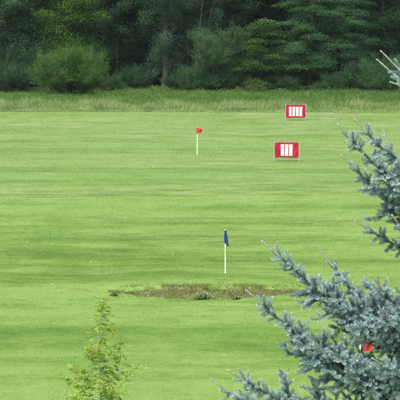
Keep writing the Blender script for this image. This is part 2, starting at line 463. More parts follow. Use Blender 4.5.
def make_tree(name, kind, h, rad, z_low, seed, style='broad', bark='bark_dark', n_limb=26, dens=1.0, lean=(0, 0), trunk_r=0.28, trunks=1):
    """trunk with limbs and twigs; leaves gathered in sprays on the twigs"""
    rng = np.random.default_rng(seed)
    root = empty(name)
    tb = Tubes(8)
    sprays = []      # centre, outward dir, size
    for tk in range(trunks):
        off = np.array([0.0, 0, 0]) if tk == 0 else np.array([rng.uniform(-1, 1) * .8, rng.uniform(-.5, .5), 0])
        k = 10; tt = np.linspace(0, 1, k)
        wx = np.cumsum(rng.normal(0, .12, k)); wy = np.cumsum(rng.normal(0, .10, k))
        sp = (tk - (trunks - 1) / 2) * 0.9
        pts = np.column_stack([off[0] + wx + (lean[0] + sp) * tt * h * .3, off[1] + wy + lean[1] * tt * h * .3, tt * h * .93 - 0.1])
        rr = trunk_r * (1 - tt) ** 0.8 + 0.025; rr[0] *= 1.35
        if style != 'shrub': tb.add(pts, rr / math.sqrt(trunks))
        nl = n_limb // trunks
        for i in range(nl):
            t = (i + rng.random()) / nl
            z0 = z_low * 0.75 + (h * 0.9 - z_low * 0.75) * t
            if style == 'shrub': z0 = 0.05 + 0.2 * rng.random()
            b = np.array([np.interp(z0, pts[:, 2], pts[:, 0]), np.interp(z0, pts[:, 2], pts[:, 1]), z0])
            az = i * 2.4 + rng.uniform(-.4, .4)
            prof = math.sin(math.pi * min(1, (0.12 + 0.88 * (1 - t)) ** 0.8)) if style != 'layer' else (1 - t) ** 0.7 + 0.1
            prof = max(prof, 0.3)
            L = rad * prof * rng.uniform(0.75, 1.15)
            el = {'broad': 0.55, 'layer': 0.12, 'willow': 0.8, 'shrub': 1.0}[style] + rng.uniform(-.2, .25)
            if style == 'shrub':
                el = math.radians(rng.uniform(28, 85)); L = (h / max(math.sin(el), .55)) * rng.uniform(.6, .95)
                L = min(L, math.hypot(h, 0) if el > 1 else rad * 1.05 / math.cos(el))
            d = np.array([math.cos(az) * math.cos(el), math.sin(az) * math.cos(el), math.sin(el)])
            m = 7; s = np.linspace(0, 1, m)
            drop = {'broad': .18, 'layer': .16, 'willow': .32, 'shrub': .16}[style]
            lp = b + d * (s * L)[:, None]; lp[:, 2] -= drop * L * s ** 2
            lp += np.cumsum(rng.normal(0, L * .022, (m, 3)), 0) * s[:, None]
            r0 = 0.05 if style == 'shrub' else trunk_r * .32 * (1 - t * .6)
            tb.add(lp, r0 * (1 - s * .85), 4)
            nt_ = max(3, int(L * (2.4 if style != 'shrub' else 3.0)))
            for j in range(nt_):
                q = rng.uniform(0.25, 1.0) if j else 1.0
                c = np.array([np.interp(q, s, lp[:, a]) for a in range(3)])
                sd = unit(rng.normal(size=3) * np.array([1, 1, .45 if style != 'layer' else .12]) + d * 0.7)
                tl = rng.uniform(.25, 1.0) * (0.35 + 0.22 * L * (1.1 - q)) * (1.25 if style == 'layer' else 1)
                e = c + sd * tl
                if tl > .3 and c[2] < 11: tb.add([c, (c + e) / 2 + [0, 0, .05 * tl], e], [.018, .012, .006], 4)
                sprays.append((e, sd, c, z0)); 
                if tl > .5: sprays.append(((c + e) / 2, sd, c, z0))
    P, D, N, LL, WW, T = [], [], [], [], [], []
    for (e, sd, c, z0) in sprays:
        if e[2] < 0.15: continue
        high = e[2] > 11.5
        m = int((125 if not high else 40) * dens * rng.uniform(.6, 1.35)); fs = 1.0 if not high else 1.7
        tv = rng.random()
        g = rng.normal(size=(m, 3))
        if style == 'broad': g *= np.array([.46, .46, .24]); ll, ww = .125, .085; dd = rand_dirs(rng, m) + sd * .4 + [0, 0, -.35]
        elif style == 'layer': g *= np.array([.52, .52, .10]); g[:, 2] -= 0.16 * (g[:, 0] ** 2 + g[:, 1] ** 2); ll, ww = .11, .07; dd = rand_dirs(rng, m) * [1, 1, .3] + sd * .5 + [0, 0, -.25]
        elif style == 'willow':
            g *= np.array([.30, .30, .1]); hang = rng.random(m) ** 1.2
            g[:, 2] -= hang * 1.25; g[:, :2] += sd[:2] * .25; ll, ww = .15, .036; dd = rand_dirs(rng, m) * .55 + [0, 0, -1] + sd * .2
        else:
            # feathery stems rising out of the spray
            s1 = rng.random(m) ** .8; k = rng.integers(0, 6, m); sdv = unit(sd + np.array([0, 0, .9])) + rng.normal(size=(6, 3)) * .38
            g = g * .075 + sdv[k] * (s1 * .75)[:, None]; ll, ww = .115, .034; dd = sdv[k] + rand_dirs(rng, m) * .6
        p = e + g
        P.append(p); D.append(dd); N.append(rand_dirs(rng, m) * .6 + [0, 0, 1] + sd * .5)
        LL.append(ll * 1.02 * fs * rng.uniform(.7, 1.25, m)); WW.append(ww * 1.05 * fs * rng.uniform(.7, 1.3, m))
        T.append(np.clip(tv * .85 + rng.random(m) * .22 - .04, 0, 1))
    P = np.concatenate(P); k = P[:, 2] > 0.05
    P = P[k]; D = np.concatenate(D)[k]; N = np.concatenate(N)[k]; LL = np.concatenate(LL)[k]; WW = np.concatenate(WW)[k]; T = np.concatenate(T)[k]
    V, f = leaves_mesh(P, D, N, LL, WW, 0.12)
    tb.build('trunk' if style != 'shrub' else 'stems', M[bark], root)
    np_mesh('crown' if style != 'shrub' else 'foliage', V, f, 4, LM[kind], root, attr=np.repeat(T, 4))
    return root

def place(root, px, dist, label, cat, group, rz=0.0, sc=1.0):
    x = (px - 200) / 2400 * dist
    root.location = (x, dist, hz(x, dist) - 0.05); root.rotation_euler = (0, 0, rz); root.scale = (sc, sc, sc)
    tag(root, label, cat, group); return root

G1 = 'trees along the front of the wood'
place(make_tree('broadleaf_tree', 'blue', 17, 4.2, 0.8, 101, 'broad', 'bark_dark', 52, 1.25), 8, 233, 'bluish green broad tree at the far left end of the wood', 'tree', G1)
place(make_tree('maple_tree', 'maple', 16, 4.0, 2.0, 102, 'broad', 'bark_dark', 62, 1.3), 68, 232, 'yellow green maple rising right behind the round pale bush', 'tree', G1)
place(make_tree('willow_bush', 'bush', 5.1, 3.0, 0.2, 103, 'shrub', 'bark_grey', 90, 0.95), 69, 225.5, 'round feathery light green bush in front of the wood, left', 'bush', None)
place(make_tree('willow_tree', 'willow', 18, 5.2, 2.8, 104, 'willow', 'bark_grey', 66, 1.3, (0.02, 0), 0.30), 164, 236, 'dark drooping willow whose thick trunk shows left of the red flag', 'tree', G1)
place(make_tree('willow_tree', 'willow', 17, 4.2, 2.4, 105, 'willow', 'bark_grey', 56, 1.3, (0.28, 0), 0.30, 2), 186, 239, 'leaning grey willow with two bare stems above the red flag', 'tree', G1)
place(make_tree('grey_willow', 'grey', 7.4, 1.9, 0.6, 106, 'shrub', 'bark_grey', 44, 1.0), 213, 231, 'narrow feathery grey green willow at the middle of the wood', 'tree', G1)
place(make_tree('small_tree', 'olive', 8.0, 2.8, 0.7, 107, 'layer', 'bark_dark', 40, 1.3, (0, 0), .14), 262, 231, 'small olive green tree with drooping sprays behind the far red sign', 'tree', G1)
place(make_tree('hornbeam_tree', 'beam', 16, 4.3, 0.6, 108, 'layer', 'bark_dark', 62, 1.35), 306, 233, 'tall mid green tree with level layered boughs right of the far sign', 'tree', G1)
place(make_tree('hornbeam_tree', 'beam', 15, 3.4, 0.8, 109, 'layer', 'bark_dark', 48, 1.3), 338, 234, 'slimmer layered green tree just left of the spruce tips', 'tree', G1)
place(make_tree('broadleaf_tree', 'dark', 17, 4.4, 1.5, 110, 'broad', 'bark_dark', 54, 1.2), 382, 241, 'very dark tree behind the bushes at the right end of the wood', 'tree', G1)
place(make_tree('broadleaf_tree', 'blue', 18, 4.0, 4.5, 111, 'broad', 'bark_dark', 44, 1.2, (0, 0), .24), 236, 243, 'bluish tree with high crown over dark gap in middle of wood', 'tree', G1)
place(make_tree('broadleaf_tree', 'dark', 18, 4.6, 2.0, 112, 'broad', 'bark_dark', 60, 1.25, (0, 0), .22), 122, 240, 'dark tree in the gloomy gap between the maple and the willow', 'tree', G1)

# undergrowth bushes at the wood's foot
GB = 'bushes at the foot of the wood'
b1 = make_tree('undergrowth_bush', 'beam', 3.6, 2.0, 0.1, 120, 'shrub', 'bark_dark', 34, 0.8)
b2 = make_tree('undergrowth_bush', 'dark', 3.2, 2.2, 0.1, 121, 'shrub', 'bark_dark', 34, 0.9)
b3 = make_tree('undergrowth_bush', 'blue', 4.4, 2.2, 0.2, 122, 'shrub', 'bark_dark', 40, 0.8)
used = set()
for src, px, dist, rz, sc, lab in (
    (b1, 385, 228, 0.0, 1.05, 'mid green bush at the right edge, behind the spruce tips'),
    (b3, 362, 231, 0.4, 0.75, 'low bluish green bush left of the right edge bush'),
    (b2, 18, 229, 0.8, 0.9, 'low dark bush left of the round pale bush'),
    (b1, 112, 230, 1.9, 0.55, 'small bright bush touching right side of the round pale bush'),
    (b2, 137, 234, 2.7, 0.8, 'low dark bush in the gap left of the thick willow trunk'),
    (b2, 178, 232, 0.3, 0.62, 'low dark bush right of the thick willow trunk'),
    (b1, 198, 230, 3.6, 0.75, 'fresh green bush between the willow trunk and grey willow'),
    (b3, 235, 232, 2.2, 0.7, 'bluish bush just right of the narrow grey willow'),
    (b2, 287, 230, 1.2, 0.55, 'low dark bush straight behind the far red sign'),
    (b1, 330, 230, 5.0, 0.6, 'low green bush under the layered trees, right of far sign'),
    (b3, -8, 231, 4.0, 1.0, 'bluish bush at the left edge of the picture'),
    (b3, 415, 232, 5.2, 0.95, 'bluish bush beyond the right edge of the picture')):
    o = src if id(src) not in used else copy_tree(src)
    used.add(id(src))
    place(o, px, dist, lab, 'bush', GB, rz, sc)

# deeper rows of the wood: seen only as dark shapes between the front trees
GR = 'trees deeper in the wood'
t1 = make_tree('forest_tree', 'dark', 18, 5.0, 1.0, 130, 'broad', 'bark_dark', 60, 1.3)
t2 = make_tree('forest_tree', 'dark', 17, 4.8, 1.0, 131, 'willow', 'bark_dark', 62, 1.2)
used = set()
rng = np.random.default_rng(8)
spots = []
for row, (dist, step) in enumerate(((250, 46), (258, 44), (267, 50), (277, 48))):
    px = -80 + row * 20
    while px < 490:
        spots.append((px + rng.uniform(-9, 9), dist + rng.uniform(-2.5, 2.5))); px += step
row_word = {250: 'second', 258: 'third', 267: 'fourth', 277: 'last'}
def landmark(px):
    for lim, t in ((-40, 'far beyond the left edge'), (2, 'at the left edge of view'), (40, 'left of the round pale bush'), (76, 'behind the round pale bush'),
                   (118, 'right of the round pale bush'), (150, 'left of the thick willow trunk'), (180, 'behind the thick willow trunk'), (222, 'behind the narrow grey willow'),
                   (262, 'in the middle dark gap'), (300, 'behind the far red sign'), (345, 'behind the layered green trees'), (385, 'near the right edge bushes'), (430, 'behind the upper spruce tips')):
        if px < lim: return t
    return 'beyond the right edge'
for i, (px, dist) in enumerate(spots):
    src = t1 if i % 3 else t2
    o = src if id(src) not in used else copy_tree(src)
    used.add(id(src)); rw = row_word[min(row_word, key=lambda q: abs(q - dist))]
    place(o, px, dist, 'dark tree in the ' + rw + ' row of the wood, ' + landmark(px), 'tree', GR, rng.uniform(0, 6.28), rng.uniform(.85, 1.1))
# tall thicket closing the far side of the wood, and shade bushes between the stems
for row, (dist, step, sc, word) in enumerate(((246, 40, 1.3, 'among the second row'), (262, 40, 1.9, 'among the third row'), (290, 42, 3.6, 'closing the back of the wood'))):
    px = -70 + row * 13
    while px < 480:
        q = px + rng.uniform(-8, 8)
        place(copy_tree(b2), q, dist + rng.uniform(-2, 2), 'dark thicket ' + word + ', ' + landmark(q), 'thicket', 'thickets inside the wood', rng.uniform(0, 6.28), sc * rng.uniform(.85, 1.15)); px += step

# bare trunks that show in the dark gaps
def bare_trunk(px, dist, h, r, lean, mat, label, seed, broken=False):
    rng = np.random.default_rng(seed); x = (px - 200) / 2400 * dist
    root = empty('tree_stem' if not broken else 'dead_stump', (x, dist, hz(x, dist) - .05))
    t = Tubes(8); k = 9; tt = np.linspace(0, 1, k)
    p = np.column_stack([lean * tt * h + np.cumsum(rng.normal(0, .05, k)), np.cumsum(rng.normal(0, .04, k)), tt * h])
    t.add(p, r * (1 - .6 * tt))
    b = t
    for j in range(7 if not broken else 2):
        q = rng.uniform(.35, .95) if not broken else rng.uniform(.5, .9)
        c = np.array([np.interp(q, tt, p[:, a]) for a in range(3)])
        a = rng.uniform(0, 6.28); L = rng.uniform(.5, 1.6) if not broken else .35
        b.add([c, c + [math.cos(a) * L * .5, math.sin(a) * L * .5, L * .35], c + [math.cos(a) * L, math.sin(a) * L, L * .55]], [r * .3, r * .2, r * .06], 4)
    t.build('trunk', M[mat], root)
    tag(root, label, 'tree trunk'); return root
bare_trunk(116, 238.5, 9.5, .10, 0.02, 'bark_dark', 'thin dark stem in the gap just right of the round bush', 1)
bare_trunk(153.5, 234.5, 2.2, .11, -0.03, 'bark_pale', 'short pale broken stump left of the thick willow trunk', 2, True)
bare_trunk(193, 237, 9.0, .13, 0.13, 'bark_grey', 'slanting grey stem above the red flag in the wood', 3)

# ------------------------------------------------------------------ signs
M['red'] = plain_mat('red_banner', (0.40, 0.012, 0.035), 0.6, 0.10, 3, 0.2, 6, 0.3)
M['white_print'] = plain_mat('white_print', (0.80, 0.80, 0.78), 0.6, 0.03, 4)
M['post'] = plain_mat('galvanised_post', (0.34, 0.35, 0.35), 0.5, 0.12, 6)
M['white_pole'] = plain_mat('white_pole', (0.68, 0.69, 0.62), 0.6, 0.12, 3)
M['rope'] = plain_mat('white_tie', (0.75, 0.75, 0.72), 0.7, 0.05, 20)

def box(name, sx, sy, sz, loc, mat, parent, bev=0.004):
    import bmesh
    bm = bmesh.new(); bmesh.ops.create_cube(bm, size=1)
    for v in bm.verts: v.co = Vector((v.co.x * sx + loc[0], v.co.y * sy + loc[1], v.co.z * sz + loc[2]))
    if bev: bmesh.ops.bevel(bm, geom=bm.edges[:], offset=bev, segments=2, affect='EDGES')
    me = bpy.data.meshes.new(name); bm.to_mesh(me); bm.free(); me.materials.append(mat)
    o = bpy.data.objects.new(name, me); C.objects.link(o)
    if parent: o.parent = parent
    return o

def cloth_sheet(name, W, Hh, fn, mat, parent, x0=0, z0=0, nx=40, nz=26, thick=0.004, y_off=0.0):
    """hanging sheet with both faces; fn(u,v)->y bulge"""
    xs = np.linspace(x0 - W / 2, x0 + W / 2, nx); zs = np.linspace(z0, z0 + Hh, nz)
    X, Z = np.meshgrid(xs, zs); Y = fn(X, Z) + y_off
    A = np.stack([X, Y, Z], -1).reshape(-1, 3); B = A + [0, thick, 0]
    i = (np.arange(nx - 1)[None, :] + nx * np.arange(nz - 1)[:, None]).ravel(); n = nx * nz
    f = [np.stack([i, i + 1, i + 1 + nx, i + nx], -1), np.stack([i + nx, i + 1 + nx, i + 1, i], -1) + n]
    ring = list(range(nx)) + [nx * r + nx - 1 for r in range(1, nz)] + [nx * (nz - 1) + c for c in range(nx - 2, -1, -1)] + [nx * r for r in range(nz - 2, 0, -1)]
    f.append(np.array([(ring[k], ring[k - 1], ring[k - 1] + n, ring[k] + n) for k in range(len(ring))]))
    return np_mesh(name, np.concatenate([A, B]), np.concatenate(f), 4, mat, parent, smooth=True)

def range_sign(px_l, px_r, py_t, py_b, py_ground, bars, bar_w, bar_gap, bar_t, bar_b, label, seed, fold_right=False):
    cx = (px_l + px_r) / 2; g = on_ground(cx, py_ground); d = g[1]; s = d / 2400 * 1.0
    z0 = hz(g[0], d)
    root = empty('range_sign', (g[0], d, z0), random.Random(seed).uniform(-.05, .05))
    W = (px_r - px_l) * s; Hh = (py_b - py_t) * s * 1.0
    zb = (py_ground - py_b) * s
    rng = np.random.default_rng(seed); ph = rng.uniform(0, 6, 3)
    def fn(X, Z):
        u = X / (W / 2); v = (Z - zb) / Hh
        y = 0.045 * np.sin(u * 3.1 + ph[0]) * (1 - v) + 0.028 * np.sin(u * 7 + v * 6 + ph[1]) + .012 * np.sin(u * 17 - v * 9 + ph[2])
        y = y * np.clip((1 - u ** 2) * 3, 0, 1)
        corner = np.clip(abs(u) - .72, 0, 1) * np.clip(1 - v, 0, 1)
        return y - corner * 0.10 * np.sin(v * 9 + u * 11)
    cloth_sheet('banner', W, Hh, fn, M['red'], root, 0, zb)
    bw, gp = bar_w * s, bar_gap * s; tot = bars * bw + (bars - 1) * gp
    bz0 = zb + (py_b - bar_b) * s; bh = (bar_b - bar_t) * s
    for k in range(bars):
        x0 = -tot / 2 + bw / 2 + k * (bw + gp)
        o = cloth_sheet('white_bar', bw, bh, fn, M['white_print'], root, x0, bz0, 8, 20, 0.003, -0.006)
        o['group'] = 'white bars on the sign'
    for sx in (-1, 1):
        t = Tubes(8); x = sx * (W / 2 + .035)
        t.add([(x, 0.02, -.1), (x, 0.02, zb + Hh + .05)], [.015, .015]); t.build('post', M['post'], root)
        for z in (zb + .02, zb + Hh - .02):
            r = Tubes(6); r.add([(sx * (W / 2 - .03), -.006, z), (x, -.012, z), (x + sx * .02, .02, z)], [.013, .013, .013]); r.build('tie', M['rope'], root)
    t = Tubes(8); t.add([(-W / 2 - .06, .02, zb + Hh + .022), (W / 2 + .06, .02, zb + Hh + .022)], [.012, .012]); t.build('top_rail', M['post'], root)
    t = Tubes(8); t.add([(-W / 2 - .06, .02, zb - .022), (W / 2 + .06, .02, zb - .022)], [.009, .009]); t.build('bottom_rail', M['post'], root)
    tag(root, label, 'sign', 'red range signs with white bars'); return root

range_sign(274.6, 298.6, 142.4, 157.4, 161.5, 3, 3.4, 0.8, 144.3, 156.0, 'nearer red sign with three white bars on the mown field', 1)
range_sign(285.8, 305.4, 104.8, 117.6, 120.5, 4, 2.75, 0.75, 106.8, 116.4, 'farther red sign with four white bars near the tall grass', 2)

# ------------------------------------------------------------------ flags on poles
M['flag_red'] = plain_mat('flag_red', (0.62, 0.030, 0.030), 0.7, 0.10, 6, 0.2, 20, 0.2)
M['flag_blue'] = plain_mat('flag_blue', (0.030, 0.060, 0.230), 0.7, 0.15, 6, 0.2, 20, 0.2)
M['flag_hem'] = plain_mat('flag_hem', (0.012, 0.014, 0.03), 0.7, 0.1, 6)
M['cup'] = plain_mat('cup_rim', (0.05, 0.05, 0.05), 0.8, 0.1, 6)

def flagstick(px, py, mat, label, style, seed, r=.028, rz=0.0, height_=1.857):
    g = on_ground(px, py); z = hz(g[0], g[1])
    root = empty('flag_pole', (g[0], g[1], z), rz)
    t = Tubes(10); t.add([(0, 0, -.1), (0, 0, height_ * .5), (0.004, 0, height_)], [r, r * .92, r * .8]); t.build('pole', M['white_pole'], root)
    t = Tubes(10); t.add([(0.004, 0, height_), (0.004, 0, height_ + .03)], [r * 1.15, r * .9]); t.build('cap', M['white_pole'], root)
    t = Tubes(12); t.add([(0, 0, -.02), (0, 0, .012)], [r * 2.2, r * 2.2]); t.build('cup', M['cup'], root)
    rng = np.random.default_rng(seed)
    n, m = 26, 26; u = np.linspace(0, 1, n); v = np.linspace(0, 1, m); U, Vv = np.meshgrid(u, v)
    if style != 'side':
        sl = .52 if style == 'limp' else .36
        t = Tubes(10); t.add([(0.003, 0, height_ - sl), (0.004, 0, height_ - .01)], [r * 1.25, r * 1.2]); t.build('sleeve', mat, root)
    if style == 'limp':       # hangs folded down along the pole, ends in a dark tip
        ln = 0.62
        X = (U - .30) * (.05 + .16 * np.minimum(1, Vv * 1.4)) * (1 - .25 * Vv) + .010 * np.sin(U * 9)
        Y = -.055 + .030 * np.sin(U * 13 + Vv * 2) * (.35 + Vv)
        Z = height_ - .01 - Vv * (ln * (.72 + .28 * U)) + U * 0.03 * (1 - Vv)
    else:                     # lifted a little by the breeze
        w_, h_ = (.40, .38) if style != 'side' else (.36, .36)
        X = (.02 if style == 'side' else -.06) + U * w_ * (1 - .12 * Vv); Y = (-.0 if style == 'side' else -.05) + .05 * np.sin(U * 8 + Vv * 2) * U
        Z = height_ - .01 - Vv * h_ * (1 - U * .45) - .16 * U ** 1.6 - .02 * np.sin(U * 7)
    A = np.stack([X, Y, Z], -1).reshape(-1, 3); B = A + [0, .003, 0]
    i = (np.arange(n - 1)[None, :] + n * np.arange(m - 1)[:, None]).ravel()
    f = np.concatenate([np.stack([i, i + n, i + 1 + n, i + 1], -1), np.stack([i + 1, i + 1 + n, i + n, i], -1) + n * m])
    o = np_mesh('flag', np.concatenate([A, B]), f, 4, mat, root, smooth=True)
    if style == 'limp':
        tp = cloth_sheet('flag_tip', .055, .085, lambda X, Z: .01 * np.sin(X * 60), M['flag_hem'], root, .105, height_ - .655, 6, 6, .02, -.012)
    root.rotation_euler = (random.Random(seed).uniform(-.02, .02), random.Random(seed + 5).uniform(-.012, .012), rz)
    tag(root, label, 'flag', 'flags on white poles'); return root

flagstick(197.2, 155.3, M['flag_red'], 'red flag on white pole, alone on the far left half of the range', 'lift', 1, .033, 0.0)
flagstick(225.3, 273.8, M['flag_blue'], 'limp blue flag on a white pole just behind the bare bank', 'limp', 2, .027, 0.0, 1.79)
flagstick(360.2, 402.0, M['flag_red'], 'red flag on a white pole half hidden behind the blue spruce', 'side', 3, .026, 0.0)

# ------------------------------------------------------------------ things on the bare bank
M['straw'] = leaf_mat('dead_grass', [(0.1, (0.15, 0.15, 0.06)), (0.5, (0.25, 0.25, 0.11)), (0.9, (0.38, 0.36, 0.19))], 0.2)
M['stone'] = plain_mat('pale_stone', (0.42, 0.38, 0.31), 0.9, 0.25, 10, .4, 20, .1)
M['clod'] = plain_mat('soil_clod', (0.11, 0.095, 0.050), 0.95, 0.3, 10, .6, 20, .05)
M['weed_leaf'] = leaf_mat('weed_leaf', [(0.1, (0.09, 0.17, 0.035)), (0.5, (0.14, 0.24, 0.055)), (0.9, (0.20, 0.31, 0.085))])
M['petal'] = plain_mat('white_petal', (0.78, 0.78, 0.72), 0.7, 0.05, 5)
M['ball'] = plain_mat('golf_ball_white', (0.82, 0.82, 0.80), 0.35, 0.02, 5)

def bank_cover():
    rng = np.random.default_rng(77)
    n = 5200; u = rng.uniform(-1.02, 1.02, n); x = BCX + u * BHW
    y = bank_foot(x) + .95 + rng.normal(size=n) * .62 * np.clip(1.1 - u * u, .15, 1)
    k = vnoise(x, y, .3, 61) > .42; x, y = x[k], y[k]; n = len(x)
    V, f = blades(rng, x, y, rng.uniform(.03, .13, n), rng.uniform(.008, .018, n), .8)
    o = np_mesh('dead_grass', V, f, 4, M['straw'], attr=np.repeat(rng.random(n), 6))
    tag(o, 'dry straw coloured grass on the bare bank', 'dead grass', kind='stuff')
    n = 3800; u = rng.uniform(-1.05, 1.05, n); x = BCX + u * BHW
    y = bank_foot(x) + 1.0 + rng.normal(size=n) * .8
    k = vnoise(x, y, .45, 62) > .55; x, y = x[k], y[k]; n = len(x)
    V, f = blades(rng, x, y, rng.uniform(.04, .13, n), rng.uniform(.009, .018, n), .6)
    o = np_mesh('bank_tufts', V, f, 4, M['weed_leaf'], attr=np.repeat(rng.random(n), 6))
    tag(o, 'green grass tufts growing through the bare bank', 'grass tufts', kind='stuff')
    n = 2600; u = rng.uniform(-.9, .9, n); x = BCX + u * BHW
    y = bank_foot(x) + 1.72 + rng.normal(size=n) * .22
    k = vnoise(x, y * 0, .55, 63) > .52; x, y = x[k], y[k]; n = len(x)
    V, f = blades(rng, x, y, rng.uniform(.05, .12, n), rng.uniform(.010, .02, n), 1.6)
    o = np_mesh('lip_grass', V, f, 4, M['blades'], attr=np.repeat(rng.random(n), 6))
    tag(o, 'longer green grass hanging over the top lip of the bare bank', 'grass', kind='stuff')
    # clods
    P, Fs, c = [], [], 0
    base = np.array([(1, 0, 0), (-1, 0, 0), (0, 1, 0), (0, -1, 0), (0, 0, 1), (0, 0, -1)], float)
    tri = np.array([(0, 2, 4), (2, 1, 4), (1, 3, 4), (3, 0, 4), (2, 0, 5), (1, 2, 5), (3, 1, 5), (0, 3, 5)])
    for _ in range(420):
        u = rng.uniform(-.92, .92); x = BCX + u * BHW; y = float(bank_foot(x)) + .9 + rng.normal() * .5 * (1 - u * u)
        s = rng.uniform(.012, .05) * rng.uniform(.5, 1)
        P.append(base * (s * rng.uniform(.6, 1.3, (6, 3))) + [x, y, hz(x, y) + s * .3]); Fs.append(tri + c); c += 6
    o = np_mesh('soil_clods', np.concatenate(P), np.concatenate(Fs), 3, M['clod'])
    tag(o, 'brown soil crumbs scattered over the bare bank', 'soil', kind='stuff')
bank_cover()

def white_weed(px, py, w_, h_, label, seed, nfl=60):
    rng = np.random.default_rng(seed); g = on_ground(px, py); x, y = g[0], g[1]; z = hz(x, y)
    root = empty('flowering_weed', (x, y, z)); t = Tubes(4); P = []; heads = []
    for i in range(26):
        a = rng.uniform(0, 6.28); r = w_ / 2 * rng.random() ** .6; hh = h_ * rng.uniform(.55, 1) * (1 - .5 * (r / w_ * 2) ** 2)
        e = np.array([math.cos(a) * r, math.sin(a) * r, hh]); t.add([(e[0] * .2, e[1] * .2, -.02), (e[0] * .7, e[1] * .7, hh * .6), e], [.005, .004, .003]); heads.append(e)
        for q in rng.random(14): P.append(e * [q, q, q ** .8] + rng.normal(size=3) * .03)
    t.build('stem', M['weed_leaf'], root)
    P = np.array(P); P[:, 2] = abs(P[:, 2]); n = len(P)
    V, f = leaves_mesh(P, rand_dirs(rng, n) * [1, 1, .5], rand_dirs(rng, n) * .5 + [0, 0, 1], rng.uniform(.05, .11, n), rng.uniform(.02, .045, n))
    np_mesh('leaf_rosette', V, f, 4, M['weed_leaf'], root, attr=np.repeat(rng.random(n), 4))
    Q = np.array([heads[rng.integers(len(heads))] + rng.normal(size=3) * [.03, .03, .012] + [0, 0, .01] for _ in range(nfl)])
    V, f = leaves_mesh(Q, rand_dirs(rng, nfl) * [1, 1, .3], rand_dirs(rng, nfl) * .3 + [0, 0, 1], rng.uniform(.025, .045, nfl), rng.uniform(.02, .035, nfl))
    np_mesh('blossom', V, f, 4, M['petal'], root)
    tag(root, label, 'weed', 'white flowering weeds on the bank'); return root
white_weed(204, 299, .78, .30, 'broad white flowered weed at the foot of the bare bank, centre', 1, 150)
white_weed(114, 296, .34, .12, 'small white flowered weed at left end of the bare bank', 2, 46)
white_weed(236, 299, .40, .10, 'flat little white flowered weed right of the broad one', 3, 40)
white_weed(198, 300, .40, .16, 'dark leafy weed touching left side of the broad white one', 4, 8)

# golf balls
def ball_mesh():
    import bmesh
    bm = bmesh.new(); bmesh.ops.create_uvsphere(bm, u_segments=16, v_segments=10, radius=.0214)
    for f_ in bm.faces: f_.smooth = True
    me = bpy.data.meshes.new('golf_ball'); bm.to_mesh(me); bm.free(); me.materials.append(M['ball']); return me
bmesh_ball = ball_mesh()
balls = [(152, 284, 'just above the bare bank'), (104.5, 225, 'left of the blue flag, level with its top'), (168, 188, 'below and left of the red flag'), (56, 199, 'alone near the left edge'),
         (173, 255, 'left of the blue flag, level with its pole'), (52, 285, 'left of the bare bank'), (146, 369, 'right of the young ash, the right one of a close pair'),
         (141, 367, 'right of the young ash, the left one of a close pair'), (27, 243, 'nearest the left edge'), (262, 171, 'just below the nearer red sign'), (91, 262, 'above the young ash'),]
for px, py, where in balls:
    g = on_ground(px, py); o = bpy.data.objects.new('golf_ball', bmesh_ball); C.objects.link(o)
    o.location = (g[0], g[1], hz(g[0], g[1]) + .030)
    tag(o, 'tiny white golf ball ' + where, 'golf ball', 'golf balls scattered over the range')
for (px, py, lab) in ((148, 296, 'white golf ball resting on the bare soil of the bank'),):
    g = on_ground(px, py); o = bpy.data.objects.new('golf_ball', bmesh_ball); C.objects.link(o)
    o.location = (g[0], g[1], hz(g[0], g[1]) + .03); tag(o, lab, 'golf ball')

# white clover and daisies in the turf
def clover():
    rng = np.random.default_rng(9); P = []
    for (px, py, n, sx, sy) in ((25, 378, 60, 1.3, 2.0), (55, 362, 26, .8, 1.2), (145, 368, 10, .35, .7), (240, 350, 40, 1.0, 1.6), (205, 352, 12, .6, .9), (10, 395, 40, 1.0, 1.2), (225, 362, 22, .8, 1.2), (315, 372, 24, .6, 1.1), (20, 330, 18, .8, 1.5), (300, 385, 16, .4, .8)):
        g = on_ground(px, py)
        for _ in range(int(n * .6)): P.append((g[0] + rng.normal() * sx * .7, g[1] + rng.normal() * sy * .8))
    for _ in range(80):
        y = rng.uniform(66, 120); P.append((rng.uniform(-1, 1) * y / 12, y))
    P = np.array(P); k = ~bank_amount(P[:, 0], P[:, 1]); P = P[k]
    vs, fs, c = [], [], 0
    base = np.array([(1, 0, 0), (0, 1, 0), (-1, 0, 0), (0, -1, 0), (0, 0, .8), (0, 0, -.8)], float)
    tri = np.array([(0, 1, 4), (1, 2, 4), (2, 3, 4), (3, 0, 4), (1, 0, 5), (2, 1, 5), (3, 2, 5), (0, 3, 5)])
    for x, y in P:
        s = rng.uniform(.006, .012); vs.append(base * s + [x, y, hz(x, y) + rng.uniform(.03, .05)]); fs.append(tri + c); c += 6
    o = np_mesh('clover_flowers', np.concatenate(vs), np.concatenate(fs), 3, M['petal'])
    tag(o, 'tiny white clover heads dotted through the near turf', 'clover', kind='stuff')
clover()

# ------------------------------------------------------------------ young ash at lower left
M['ash_leaf'] = leaf_mat('ash_leaf', [(0.1, (0.13, 0.20, 0.022)), (0.5, (0.235, 0.34, 0.042)), (0.9, (0.40, 0.50, 0.09))], 0.45, .5, .2, 2.0, 1.22)
M['ash_bark'] = plain_mat('ash_bark', (0.36, 0.37, 0.27), .8, .15, 10, .3, 30, .1)

